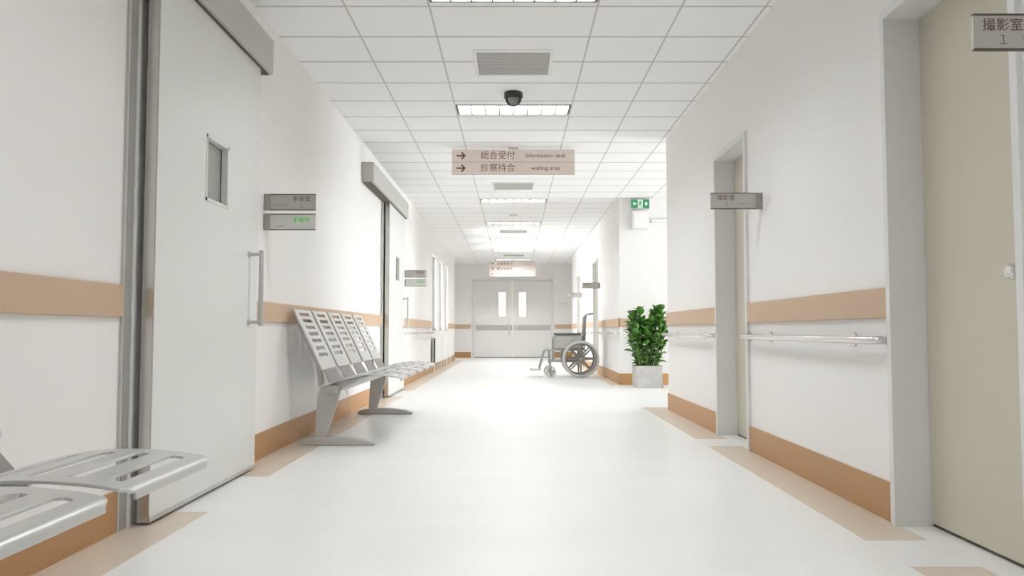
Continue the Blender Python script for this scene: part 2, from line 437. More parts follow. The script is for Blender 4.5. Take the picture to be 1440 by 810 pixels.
# ------------------------------------------------------------------ double door at the far end
r = root('door_7', ((DX0 + DX1) / 2, Y1, 0), 'pale double door with two slim windows at the far end', 'door', None, 'structure')
b = B(); t = .05
b.box(DX0 - .0, DX0 + t, Y1 - .03, Y1 + .12, 0, DT); b.box(DX1 - t, DX1, Y1 - .03, Y1 + .12, 0, DT); b.box(DX0, DX1, Y1 - .03, Y1 + .12, DT - t, DT)
b.build('door_frame', 'jamb', r, bevel=.003)
mid = -.02
for s, (x0, x1, wa, wb) in enumerate(((DX0 + t + .004, mid - .005, -.44, -.19), (mid + .005, DX1 - t - .004, .13, .38))):
    lf = slab('y', Y1 + .01, Y1 + .055, x0, x1, .018, DT - t - .004, [(wa, wb, 1.11, 1.85)]).build('door_leaf', 'jambw', r)
    b = B(); q = .02
    for c0, c1, d0, d1 in ((wa, wa + q, 1.11, 1.85), (wb - q, wb, 1.11, 1.85), (wa, wb, 1.11, 1.11 + q), (wa, wb, 1.85 - q, 1.85)):
        b.box(c0, c1, Y1 + .004, Y1 + .06, d0, d1)
    b.build('window_frame', 'jamb', r)
    B().box(wa + q, wb - q, Y1 + .03, Y1 + .036, 1.11 + q, 1.85 - q).build('pane', 'glass', r)
    B().box(x0 + .03, x1 - .01, Y1 + .006, Y1 + .012, .76, .905).build('kick_band', 'steelband', r)
    hx = x1 - .09 if s == 0 else x0 + .09
    b = B(); b.tube([(hx, Y1 + .008, .63), (hx, Y1 - .05, .63), (hx, Y1 - .05, .99), (hx, Y1 + .008, .99)], .013, 10)
    b.build('pull_handle', 'white', r, smooth=True)
B().box(DX0 + t, DX1 - t, Y1 + .02, Y1 + .06, .001, .016).build('threshold', 'gap', r)
# room beyond the far doors: lit white lobby
struct(slab('y', 25.4, 25.6, -2, 2, 0, 2.9, []).build('wall_lobby', 'wall'), 'white lobby wall seen through the far door windows', 'wall')
b = B(); b.box(-2, -1.86, Y1 + .2, 25.5, 0, 2.9); b.box(1.86, 2, Y1 + .2, 25.5, 0, 2.9); b.box(-2, 2, Y1 + .2, 25.6, -.12, 0); b.box(-2, 2, Y1 + .2, 25.6, 2.8, 2.9)
struct(b.build('wall_lobby', 'wall'), 'white lobby enclosure behind the far double door', 'wall')
lt = root('ceiling_light', (0, 24.2, 2.8), 'bright lobby ceiling light behind the far double door', 'ceiling light')
B().box(-.7, .7, 23.6, 24.8, 2.775, 2.8).build('light_frame', 'whitem', lt, bevel=.004)
B().box(-.66, .66, 23.64, 24.76, 2.768, 2.776).build('diffuser', emis('lobby lamp', (1, .99, .97, 1), 8), lt)

# ------------------------------------------------------------------ ceiling lights
light_labels = {4: 'louvred ceiling light at the top edge of the photo, nearest visible', 6: 'louvred ceiling light just beyond the dome camera',
    9: 'louvred ceiling light hidden behind the hanging beige sign', 11: 'louvred ceiling light beyond the second grey vent',
    14: 'louvred ceiling light just nearer than the third vent', 16: 'slim ceiling light just beyond the third vent',
    19: 'second slim ceiling light before the far hanging sign', 21: 'ceiling light nearest the far hanging sign'}
for yc in LIGHTS:
    if yc > Y1 - .3 or yc < Y0 + .3: continue
    key = min(light_labels, key=lambda k: abs(k + .4 - yc))
    lab = light_labels[key] if yc > 3 else ('louvred ceiling light above the viewer' if yc > 1 else 'louvred ceiling light behind the viewer' if yc > -1 else 'rearmost louvred ceiling light behind the viewer')
    r = root('ceiling_light', (0, yc, HC), lab, 'ceiling light', 'louvred ceiling lights')
    x, d, dep, t = LW - .006, LD, .08, .012
    power = next(p for q, p in ((2, 35), (5, 42), (8, 48), (10, 50), (13, 46), (17.5, 40), (20, 54), (99, 42)) if yc < q)
    b = B()
    b.box(-x, x, yc - d, yc - d + t, HC - .006, HC + dep); b.box(-x, x, yc + d - t, yc + d, HC - .006, HC + dep)
    b.box(-x, -x + t, yc - d, yc + d, HC - .006, HC + dep); b.box(x - t, x, yc - d, yc + d, HC - .006, HC + dep)
    b.build('housing', 'louv', r)
    B().box(-x + t, x - t, yc - d + t, yc + d - t, HC + dep - .008, HC + dep).build('lamp_panel', emis('lamp glow', (.955, .982, 1, 1), power), r)
    b = B()
    for k in range(1, 8):
        xx = -x + 2 * x * k / 8; b.box(xx - .0035, xx + .0035, yc - d + t, yc + d - t, HC - .006, HC + .04)
    b.build('louvre', 'louv', r)

r = root('ceiling_light', (3.4, 9.56, HC), 'added unseen ceiling light brightening the side passage', 'ceiling light')  # lamp added out of view to brighten the side passage
B().box(2.9, 3.9, 9.35, 9.77, HC - .03, HC).build('light_frame', 'whitem', r, bevel=.004)
B().box(2.94, 3.86, 9.39, 9.73, HC - .036, HC - .029).build('diffuser', emis('added passage fill lamp', (.97, .985, 1, 1), 6), r)

# ------------------------------------------------------------------ vents
vent_labels = ['grey slatted ceiling vent nearest, in front of the dome camera', 'grey slatted ceiling vent seen just below the hanging beige sign',
               'pale slatted ceiling vent about halfway down the far ceiling', 'faint slatted ceiling vent close to the far hanging sign', 'slatted ceiling vent above the viewer']
for i, yc in enumerate(VENTS):
    r = root('ceiling_vent', (0, yc, HC), vent_labels[i], 'vent', 'ceiling vents')
    q, p, yv = .272, .248, .236
    b = B()
    for x0, x1, y0, y1 in ((-q, q, -q, -yv), (-q, q, yv, q), (-q, -p, -yv, yv), (p, q, -yv, yv)): b.box(x0, x1, yc + y0, yc + y1, HC - .006, HC + .001)
    b.build('flange', 'white', r, bevel=.002)
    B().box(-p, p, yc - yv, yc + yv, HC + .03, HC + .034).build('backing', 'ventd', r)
    b = B()
    for k in range(9):
        y = yc - yv + (k + .5) * 2 * yv / 9
        b.box(-p, p, y - .0225, y + .0225, HC - .001, HC + .012)
    b.build('slats', 'slat', r)

# ------------------------------------------------------------------ dome camera and smoke detector
r = root('dome_camera', (0, 6.26, HC), 'black dome security camera on the ceiling before the bright light', 'security camera')
B().lathe([(.0, -.044), (.07, -.044), (.0735, -.04), (.0735, -.006), (.071, 0)], (0, 6.26, HC), 'z', 36).build('ceiling_mount', 'black', r, smooth=True)
B().lathe([(.0, -.108)] + [(.064 * math.sin(a), -.044 - .064 * math.cos(a)) for a in [PI / 2 * k / 10 for k in range(1, 11)]], (0, 6.26, HC), 'z', 36).build('dome', 'dome', r, smooth=True)
B().lathe([(.0, -.096), (.022, -.09), (.037, -.076), (.044, -.058), (.045, -.044)], (0, 6.26, HC), 'z', 24).build('camera_eye', 'lens', r, smooth=True)
r = root('smoke_detector', (0, 12.965, HC), 'small pale smoke detector on the ceiling far down the corridor', 'smoke detector')
B().lathe([(.0, -.04), (.03, -.038), (.05, -.028), (.056, -.01), (.056, 0)], (0, 12.965, HC), 'z', 24).build('cover', 'white', r, smooth=True)
B().lathe([(.0, -.01), (.07, -.01), (.07, 0)], (0, 12.965, HC), 'z', 24).build('base_ring', 'vent', r, smooth=True)

# ------------------------------------------------------------------ hanging direction signs
def arrow(cx, cz, y, s, kind):
    b = B(); w = s * .18
    def add(p, q):
        p, q = Vector(p), Vector(q); d = (q - p).normalized(); n = Vector((-d.y, d.x)) * w / 2
        poly = [p - n, q - n, q + n, p + n]
        b.prism([(cx + v.x, cz + v.y) for v in poly], 'y', y - .001, y + .0005)
    R = {'r': 0, 'u': PI / 2, 'l': PI}[kind]
    rot = lambda u, v: (u * math.cos(R) - v * math.sin(R), u * math.sin(R) + v * math.cos(R))
    add(rot(-s / 2, 0), rot(s / 2 - .02 * s, 0)); add(rot(s * .08, s * .42), rot(s / 2 + .03 * s, -.04 * s)); add(rot(s * .08, -s * .42), rot(s / 2 + .03 * s, .04 * s))
    return b
def hanging_sign(x0, x1, y, z0, z1, rows, lab):
    r = root('hanging_sign', ((x0 + x1) / 2, y, z0), lab, 'sign')
    n = len(rows); h = (z1 - z0) / n
    for i, (ar, jp, en, ex, s) in enumerate(rows):
        zt = z1 - i * h
        pn = B().box(x0, x1, y - .015, y + .015, zt - h + .0018, zt - .0018 if i else zt).build('sign_panel', 'beige', r, bevel=.002)
        cz = zt - h / 2; yf = y - .0152
        arrow(x0 + .09, cz, yf, .085 if n == 2 else .07, ar).build('arrow', 'brown', r)
        text_mesh('japanese_lettering', jp, s, 'brown', (x0 + .29 if n == 2 else x0 + .2, yf, cz), r)
        text_mesh('english_lettering', en, .06 if n == 2 else .045, 'brown', ((ex), yf, cz), r, 'CENTER')
    B().box(x0, x1, y - .006, y + .006, z0 + .001, z1).build('core', 'brown', r)
    b = B(); b.box(-.05, .05, y - .02, y + .02, HC - .012, HC); b.box(-.012, .012, y - .008, y + .008, z1, HC - .01)
    b.build('ceiling_mount', 'vent', r)
hanging_sign(-.625, .622, 8.165, 2.332, 2.588, [('r', '総合受付', 'Information desk', .325, .0885), ('r', '診察待合', 'waiting area', .325, .0885)],
             'beige hanging sign with two right arrows near the dome camera')
hanging_sign(-.645, .59, 21.7, 2.20, 2.60, [('u', '処置室受付', 'Treatment', .36, .085), ('u', '集中治療室', 'Intensive care', .36, .085), ('l', 'ナースステーション', 'Staff', .45, .085)],
             'beige three row hanging sign above the far double door')

# ------------------------------------------------------------------ projecting room signs
def room_sign(y, side, z0, z1, jp, num, en, lab, lit=False, L=.307, inset=None):
    s = -side                       # direction away from the wall
    xw = side * W
    r = root('room_sign', (xw, y, z0), lab, 'sign', 'projecting room signs')
    B().box(xw, xw + s * .036, y - .016, y + .016, z0, z1).build('bracket', 'signb', r, bevel=.002)
    xa, xb = sorted((xw + s * .036, xw + s * L))
    B().box(xa, xb, y - .004, y + .004, z0 + .002, z1 - .002).build('sign_plate', 'signlit' if lit else 'sign', r)
    b = B(); b.box(xa, xb, y - .0055, y + .0055, z1 - .0045, z1 + .0005); b.box(xa, xb, y - .0055, y + .0055, z0 - .0005, z0 + .0045)
    b.build('edge_rail', 'signedge', r)
    yf = y - .0043; h = z1 - z0
    jx = xw + s * (L - (inset or (.091 if side > 0 else .084)))
    if lit:
        text_mesh('green_lettering', jp, .034, 'green', (jx, yf, z0 + h * .6), r, 'CENTER')
        text_mesh('english_lettering', en, .011, 'grey', (xw + s * .1, yf, z0 + h * .25), r, 'CENTER')
    else:
        text_mesh('japanese_lettering', jp, .036, 'brown', (jx, yf, z0 + h * .68), r, 'CENTER')
        text_mesh('number', num, .036, 'grey', (jx, yf, z0 + h * .27), r, 'CENTER')
        text_mesh('english_lettering', en, .0125, 'grey', (xw + s * (.1 if side > 0 else .102), yf, z0 + h * .34), r, 'CENTER')
    return r
room_sign(4.80, -1, 1.466, 1.563, '手術室', '１', 'Operating room', 'upper grey room sign beside the nearest sliding door')
room_sign(4.80, -1, 1.348, 1.445, '手術中', '', 'In operation', 'lower sign with green lettering beside the nearest sliding door', True)
room_sign(10.93, -1, 1.466, 1.563, '手術室', '２', 'Operating room', 'upper grey room sign beside the far sliding door')
room_sign(10.93, -1, 1.348, 1.445, '手術中', '', 'In operation', 'lower sign with green lettering beside the far sliding door', True)
room_sign(2.095, 1, 1.485, 1.582, '撮影室', '１', 'Radiography room', 'grey room sign numbered 1 in the top right corner', L=.277, inset=.078)
room_sign(4.81, 1, 1.475, 1.572, '撮影室', '２', 'Radiography room', 'grey room sign numbered 2 beside the middle right door')
room_sign(13.88, 1, 1.475, 1.572, '撮影室', '３', 'Radiography room', 'grey room sign above the wheelchair handle')
room_sign(17.6, 1, 1.475, 1.572, '撮影室', '４', 'Radiography room', 'pale grey room sign left of and beyond the wheelchair handle')
r = root('notice_sign', (1.38, Y1, 1.39), 'faint white plaque on the end wall right of the double door', 'notice sign')
B().box(1.25, 1.51, Y1 - .015, Y1, 1.39, 1.55).build('board', 'white', r, bevel=.003)
B().box(1.28, 1.48, Y1 - .017, Y1 - .0145, 1.5, 1.515).build('printed_lines', 'vent', r)

# ------------------------------------------------------------------ exit sign and white box on the passage wall
yy = SY1
r = root('exit_sign', (1.77, yy, 2.45), 'green lit exit sign above the white box on the passage wall', 'exit sign')
B().box(1.635, 1.905, yy - .075, yy, 2.452, 2.59).build('housing', 'white', r, bevel=.004)
B().box(1.642, 1.898, yy - .078, yy - .074, 2.459, 2.583).build('sign_face', 'exit', r)
b = B(); yf0, yf1 = yy - .0795, yy - .0775
def ex(poly): b.prism([(1.77 + u, 2.521 + v) for u, v in poly], 'y', yf0, yf1)
ex([(-.035, -.058), (.035, -.058), (.035, .058), (-.035, .058)])                      # doorway
b.build('doorway_mark', 'exitw', r)
b = B(); yf0, yf1 = yy - .081, yy - .079
a = [2 * PI * k / 14 for k in range(14)]
ex([(.0 + .009 * math.cos(t), .042 + .009 * math.sin(t)) for t in a])                  # head
ex([(-.012, -.005), (.004, -.012), (.014, .024), (-.002, .03)])                        # trunk
ex([(-.008, -.002), (.002, -.012), (-.014, -.03), (-.03, -.034), (-.031, -.026), (-.019, -.022)])   # rear leg
ex([(-.004, -.006), (.006, -.01), (.022, -.026), (.014, -.05), (.005, -.046), (.011, -.027)])       # front leg
ex([(.008, .024), (.013, .017), (.03, .006), (.026, .0), (.006, .012)])                # arm
ex([(-.002, .026), (.002, .018), (-.02, .012), (-.026, -.002), (-.032, .002), (-.026, .018)])
b.build('running_figure', 'exit', r)
b = B(); yf0, yf1 = yy - .0795, yy - .0775
ex([(-.105, 0), (-.08, .03), (-.08, .011), (-.052, .011), (-.052, -.011), (-.08, -.011), (-.08, -.03)])
b.build('arrow', 'exitw', r)
b = B(); ex([(.066, -.022), (.1, -.022), (.1, .022), (.066, .022)]); b.build('door_mark', 'exitw', r)
r = root('wall_box', (1.77, yy, 2.165), 'plain white box on the wall under the exit sign', 'wall box')
B().box(1.65, 1.885, yy - .09, yy, 2.165, 2.42).build('housing', 'white', r, bevel=.008)
B().box(1.675, 1.86, yy - .094, yy - .089, 2.195, 2.39).build('grille', 'whitem', r, bevel=.003)

# ------------------------------------------------------------------ handrails
def handrail(X, s, y0, y1, lab, brackets):
    """s=+1: wall at +X"""
    r = root('handrail', (X, (y0 + y1) / 2, .71), lab, 'handrail', 'steel wall handrails')
    xr = X - s * .062; z = .712
    b = B(); pts = [(X - s * .002, y0, z)]
    for k in range(5):
        t = PI / 2 * k / 4; pts.append((xr + s * .035 * (1 - math.sin(t)), y0 + .035 * (1 - math.cos(t)), z))
    for k in range(5):
        t = PI / 2 * k / 4; pts.append((xr + s * .035 * (1 - math.cos(t)), y1 - .035 * (1 - math.sin(t)), z))
    pts.append((X - s * .002, y1, z))
    b.tube(pts, .0165, 14); b.build('rail', 'bright', r, smooth=True)
    for y in (y0, y1):
        B().lathe([(.0, -s * .006), (.026, -s * .006), (.026, 0)], (X, y, z), 'x', 20).build('end_cap', 'steel', r, smooth=True)
    for k in range(brackets):
        y = y0 + .32 + (y1 - y0 - .74) * (k / max(1, brackets - 1))
        b = B(); b.tube([(xr, y, z), (X - s * .001, y, z)], .008, 10)
        b.lathe([(.0, -s * .008), (.028, -s * .008), (.031, -s * .0015), (.031, 0)], (X, y, z), 'x', 20)
        b.build('bracket', 'bright', r, smooth=True)
handrail(W, 1, 3.21, 5.09, 'steel handrail between the two near greige doors', 2)
handrail(W, 1, 5.96, 7.74, 'steel handrail between the second greige door and the passage corner', 2)
handrail(W, 1, 11.38, 14.1, 'steel handrail behind the wheelchair', 3)
handrail(W, 1, 15.1, 17.8, 'steel handrail between the two far right doors', 3)
handrail(-W, -1, 10.62, 14.45, 'steel handrail beyond the far sliding door', 3)

# ------------------------------------------------------------------ radiators under the windows
for i, yc in enumerate((15.2, 16.6, 18.0)):
    lab = ['white panel radiator under the nearest window', 'white panel radiator under the middle window', 'white panel radiator under the farthest window'][i]
    r = root('radiator', (-W + .05, yc, 0), lab, 'radiator', 'radiators under the windows')
    y0, y1 = yc - .6, yc + .6
    b = B()
    for k in range(12):
        a = y0 + k * .1; b.box(-W + .075, -W + .088, a + .006, a + .094, .17, .62)
    b.box(-W + .03, -W + .078, y0 + .01, y1, .165, .625)
    b.build('panel', 'whitem', r, bevel=.003)
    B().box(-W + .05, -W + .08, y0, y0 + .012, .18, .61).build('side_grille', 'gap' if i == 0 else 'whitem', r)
    B().box(-W + .025, -W + .095, y0, y1, .62, .632).build('top_cover', 'whitem', r, bevel=.002)
    for y in (y0 + .06, yc, y1 - .06):
        B().tube([(-W + .06, y, .17), (-W + .06, y, .0015)], .011, 10).build('pipe', 'whitem', r, smooth=True)
    for q in (y0 + .2, y1 - .23): B().box(-W + .0015, -W + .035, q, q + .03, .3, .5).build('wall_bracket', 'whitem', r)

# ------------------------------------------------------------------ waiting benches
def sheet(prof, ys, hole, th, ycorr=None):
    """bent sheet: profile (x,z) swept along y; cells where hole(i,j) are cut out"""
    b = B(); n, mm = len(prof), len(ys)
    nor = []
    for i in range(n):
        p, q = Vector(prof[max(0, i - 1)]), Vector(prof[min(n - 1, i + 1)]); d = (q - p).normalized(); nor.append(Vector((-d.y, d.x)))
    def P(i, j, t):
        y = ys[j] + (ycorr(i, j) if ycorr else 0)
        return (prof[i][0] - nor[i].x * t, y, prof[i][1] - nor[i].y * t)
    def full(i, j): return 0 <= i < n - 1 and 0 <= j < mm - 1 and not hole(i, j)
    for i in range(n - 1):
        for j in range(mm - 1):
            if not full(i, j): continue
            for t in (0, th): b.face(P(i, j, t), P(i + 1, j, t), P(i + 1, j + 1, t), P(i, j + 1, t))
            if not full(i - 1, j): b.face(P(i, j, 0), P(i, j, th), P(i, j + 1, th), P(i, j + 1, 0))
            if not full(i + 1, j): b.face(P(i + 1, j, 0), P(i + 1, j, th), P(i + 1, j + 1, th), P(i + 1, j + 1, 0))
            if not full(i, j - 1): b.face(P(i, j, 0), P(i, j, th), P(i + 1, j, th), P(i + 1, j, 0))
            if not full(i, j + 1): b.face(P(i, j + 1, 0), P(i, j + 1, th), P(i + 1, j + 1, th), P(i + 1, j + 1, 0))
    return b
def catmull(pts, n):
    out = []
    P = [Vector(pts[0])] + [Vector(p) for p in pts] + [Vector(pts[-1])]
    for i in range(1, len(P) - 2):
        for k in range(n):
            t = k / n; a, b_, c, d = P[i - 1], P[i], P[i + 1], P[i + 2]
            out.append(.5 * ((2 * b_) + (c - a) * t + (2 * a - 5 * b_ + 4 * c - d) * t * t + (3 * b_ - a - 3 * c + d) * t ** 3))
    out.append(P[-2]); return out
SEATC = catmull([(-1.195, .412), (-1.15, .430), (-1.09, .447), (-1.03, .459), (-.97, .465), (-.91, .466), (-.85, .463), (-.79, .457), (-.745, .449)], 24)
def seat_z(x):
    for p, q in zip(SEATC, SEATC[1:]):
        if p.x <= x <= q.x: return p.y + (q.y - p.y) * (x - p.x) / max(1e-9, q.x - p.x)
    return SEATC[-1].y if x > -1 else SEATC[0].y
PITCH, SW = .478, .418
def make_bench(yo, lab):
    at = (-1.1, yo + PITCH * 2.5, 0)
    r = root('waiting_bench', at, lab, 'bench', 'steel waiting benches')
    slots = [-.787 - .08 * k for k in range(5)]
    xs = [-1.195, -1.175, -1.15, -1.125]
    for sx in slots[::-1]: xs += [sx - .0165, sx - .0125, sx - .006, sx + .006, sx + .0125, sx + .0165, sx + .04]
    xs += [-.742]
    xs = sorted(set(round(x, 4) for x in xs))
    prof = [(x, seat_z(x)) for x in xs] + [(-.733, .4445), (-.7285, .437), (-.7285, .424)]
    def seat_hole(i, j):
        if i >= len(xs) - 1: return False
        mx = (prof[i][0] + prof[i + 1][0]) / 2
        for sx in slots:
            d = abs(mx - sx)
            if d < .0166:
                k = 1 if d < .0061 else 2 if d < .0126 else 3
                return k <= j <= 6 - k
        return False
    r0 = .028
    for k in range(5):
        y = yo + k * PITCH + (PITCH - SW) / 2
        ysb = [y, y + .050, y + .0527, y + .0586, y + SW - .0586, y + SW - .0527, y + SW - .05, y + SW]
        def corr(i, j):
            if j not in (0, 7): return 0
            d = -.7285 - prof[i][0]
            if d >= r0: return 0
            c = r0 - math.sqrt(max(0, r0 * r0 - (r0 - d) ** 2))
            return c if j == 0 else -c
        sheet(prof, ysb, seat_hole, .007, corr).build('seat', 'seatm', r, bevel=.0022, smooth=True)
        # backrest
        p0, p1 = Vector((-1.425, .892)), Vector((-1.232, .497)); L = (p1 - p0).length
        fr = [0.0, .012]
        cen = [.082, .19, .30, .412, .524, .652, .762]
        cuts = [0, .01]
        for c in cen: cuts += [c - .027, c + .027]
        cuts += [.985, 1.0]
        bp = [(p0.lerp(p1, f).x, p0.lerp(p1, f).y) for f in cuts]
        bp = [(q[0] + (.004 if f in (0, 1.0) else 0) * 0, q[1]) for q, f in zip(bp, cuts)]
        hole = lambda i, j: j == 1 and i >= 2 and i % 2 == 0 and i <= 14
        sheet(bp, [y, y + .085, y + SW - .085, y + SW], hole, .012).build('backrest', 'bench', r, bevel=.003, smooth=True)
        # bracket between seat and backrest
        b = B()
        q0, q1, q2 = (-1.254, .535), (-1.226, .478), (-1.185, .408)
        rows = [(q0, .06, .37), (q1, .055, .375), (q2, .012, .406)]
        for (A, a0, a1), (D, d0, d1) in zip(rows, rows[1:]):
            for t in (0, -.006): b.face((A[0] + t, y + a0, A[1]), (A[0] + t, y + a1, A[1]), (D[0] + t, y + d1, D[1]), (D[0] + t, y + d0, D[1]))
            b.face((A[0], y + a0, A[1]), (A[0] - .006, y + a0, A[1]), (D[0] - .006, y + d0, D[1]), (D[0], y + d0, D[1]))
            b.face((A[0], y + a1, A[1]), (A[0] - .006, y + a1, A[1]), (D[0] - .006, y + d1, D[1]), (D[0], y + d1, D[1]))
        b.build('back_bracket', 'link', r)
    b = B(); b.box(-1.22, -1.15, yo + .06, yo + 5 * PITCH - .06, .345, .395)
    b.build('beam', 'leg', r, bevel=.006)
    for ly in (yo + .125, yo + 5 * PITCH - .28):
        b = B()
        b.prism([(-1.305, .04), (-1.232, .04), (-1.135, .355), (-1.12, .372), (-1.02, .425), (-1.02, .44), (-1.16, .412), (-1.27, .38), (-1.29, .33)], 'y', ly, ly + .028)
        b.build('leg', 'leg', r, bevel=.004)
        b = B()
        top = [(-1.40, .012), (-1.395, .03), (-1.34, .047), (-1.2, .056), (-1.08, .052), (-.97, .038), (-.91, .018), (-.905, .008)]
        b.prism(top + [(-.92, .0015), (-.95, .0015), (-1.36, .0015), (-1.40, .0015)], 'y', ly - .018, ly + .046)
        b.build('foot', 'leg', r, bevel=.006)
        b = B()
        b.prism([(-1.282, .38), (-1.25, .40), (-1.275, .53), (-1.405, .80), (-1.425, .79), (-1.300, .53)], 'y', ly, ly + .028)
        b.build('back_strut', 'leg', r, bevel=.004)
    return r
make_bench(5.235, 'silver waiting bench for five standing between the two sliding doors')
make_bench(-.385, 'silver waiting bench cut off at the lower left corner')

# ------------------------------------------------------------------ wheelchair
def wheelchair():
    yn, yf = 13.02, 13.50
    r = root('wheelchair', (.95, 13.26, 0), 'grey wheelchair facing left by the right wall before the far doors', 'wheelchair')
    cx, cz, R = 1.08, .297, .285
    for y in (yn, yf):
        o = -1 if y == yn else 1
        ring = lambda rad, n=48: [(cx + rad * math.cos(2 * PI * k / n), y, cz + rad * math.sin(2 * PI * k / n)) for k in range(n)]
        w = B().tube(ring(R - .008), .021, 10, closed=True).build('wheel', 'tyre', r, smooth=True)
        build_parts = []
        b = B().tube(ring(R - .034), .014, 8, closed=True)
        for k in range(8):
            t = 2 * PI * k / 8 + PI / 2; d = Vector((math.cos(t), 0, math.sin(t))); n = Vector((-math.sin(t), 0, math.cos(t)))
            c = Vector((cx, y, cz)); L = R - .036
            A = [c + d * .03 + n * .021, c + d * .03 - n * .021, c + d * L - n * .010, c + d * L + n * .010]
            Y = Vector((0, .009, 0))
            F = [p - Y for p in A]; K = [p + Y for p in A]
            b.face(*F); b.face(*K)
            for q in range(4): b.face(F[q], F[(q + 1) % 4], K[(q + 1) % 4], K[q])
        b.lathe([(.0, -.028), (.03, -.026), (.036, -.012), (.036, .012), (.03, .026), (.0, .028)], (cx, y, cz), 'y', 20)
        s = b.build('spokes', 'spoke', r, smooth=True)
        s.parent = w; s.matrix_parent_inverse = Matrix()
        pr = [(cx + (R - .02) * math.cos(2 * PI * k / 48), y + o * .045, cz + (R - .02) * math.sin(2 * PI * k / 48)) for k in range(48)]
        b = B().tube(pr, .009, 8, closed=True)
        for k in range(6):
            t = 2 * PI * k / 6; p = Vector((cx + (R - .02) * math.cos(t), y, cz + (R - .02) * math.sin(t)))
            b.tube([p, p + Vector((0, o * .045, 0))], .005, 6)
        h = b.build('push_rim', 'tyre', r, smooth=True); h.parent = w; h.matrix_parent_inverse = Matrix()
        # caster
        c2, r2 = (.591, y + (-o) * .03), .092
        rg = [(c2[0] + (r2 - .014) * math.cos(2 * PI * k / 28), c2[1], r2 + (r2 - .014) * math.sin(2 * PI * k / 28)) for k in range(28)]
        cw = B().tube(rg, .014, 10, closed=True).build('caster', 'tyre', r, smooth=True)
        b = B()
        for k in range(5):
            t = 2 * PI * k / 5; d = Vector((math.cos(t), 0, math.sin(t)))
            b.tube([Vector((c2[0], c2[1], r2)), Vector((c2[0], c2[1], r2)) + d * (r2 - .016)], [.012, .009], 8)
        b.lathe([(.0, -.018), (.018, -.018), (.018, .018), (.0, .018)], (c2[0], c2[1], r2), 'y', 14)
        hb = b.build('caster_hub', 'wgrey', r, smooth=True); hb.parent = cw; hb.matrix_parent_inverse = Matrix()
        b = B()
        for q in (-.024, .024): b.tube([(c2[0], c2[1] + q, r2), (c2[0] + .015, c2[1] + q, r2 + .08), (c2[0] - .0, c2[1] + q * .6, .215)], .008, 8)
        b.tube([(c2[0], c2[1], .205), (c2[0], c2[1], .27)], .017, 10)
        b.build('caster_fork', 'wgrey', r, smooth=True)
        # frame
        yi = y - o * .035
        b = B()
        b.tube([(.648, yi, .25), (.648, yi, .60), (.66, yi, .65), (.70, yi, .668), (1.12, yi, .668)], .0125, 10)
        b.tube([(.575, yi, .44), (1.15, yi, .44)], .0125, 10)
        b.tube([(.585, yi, .26), (1.15, yi, .255)], .0125, 10)
        b.tube([(1.13, yi, .2), (1.15, yi, .60), (1.165, yi, .95), (1.185, yi, 1.005), (1.22, yi, 1.022)], .0125, 10)
        b.tube([(.59, yi, .26), (.575, yi, .42), (.585, yi, .44)], .0125, 10)
        b.build('side_frame', 'wgrey', r, smooth=True)
        B().tube([(1.215, yi, 1.02), (1.285, yi, 1.024)], .017, 12).build('push_grip', 'wgrey', r, smooth=True)
        B().box(.668, 1.09, yi - .024, yi + .024, .682, .712).build('armrest', 'wdark', r, bevel=.01)
        B().box(.655, 1.09, yi - .006, yi + .006, .462, .658).build('skirt_guard', 'wpanel', r, bevel=.003)
        b = B(); b.tube([(.585, yi, .445), (.53, yi, .445), (.505, yi, .43), (.49, yi, .40), (.425, yi, .155), (.42, yi, .13)], .0125, 10)
        b.build('leg_rest', 'wgrey', r, smooth=True)
        bb = B().box(.275, .44, yi - o * .19, yi - o * .0, .112, .128)
        bb.box(.275, .285, yi - o * .19, yi - o * .0, .112, .145)
        bb.build('footplate', 'wgrey', r, bevel=.004)
    ya, yb = yn + .05, yf - .05
    B().box(.64, 1.15, ya, yb, .448, .478).build('seat', 'wdark', r, bevel=.012)
    b = B(); b.prism([(1.118, .50), (1.142, .50), (1.175, .985), (1.15, .985)], 'y', ya - .025, yb + .025)
    b.build('backrest', 'wdark', r, bevel=.008)
    b = B(); b.tube([(.78, yn + .035, .255), (.78, yf - .035, .44)], .011, 8); b.tube([(.78, yn + .035, .44), (.78, yf - .035, .255)], .011, 8)
    b.tube([(cx, yn, cz), (cx, yf, cz)], .012, 10)
    b.build('cross_brace', 'wgrey', r, smooth=True)
    return r
wheelchair()

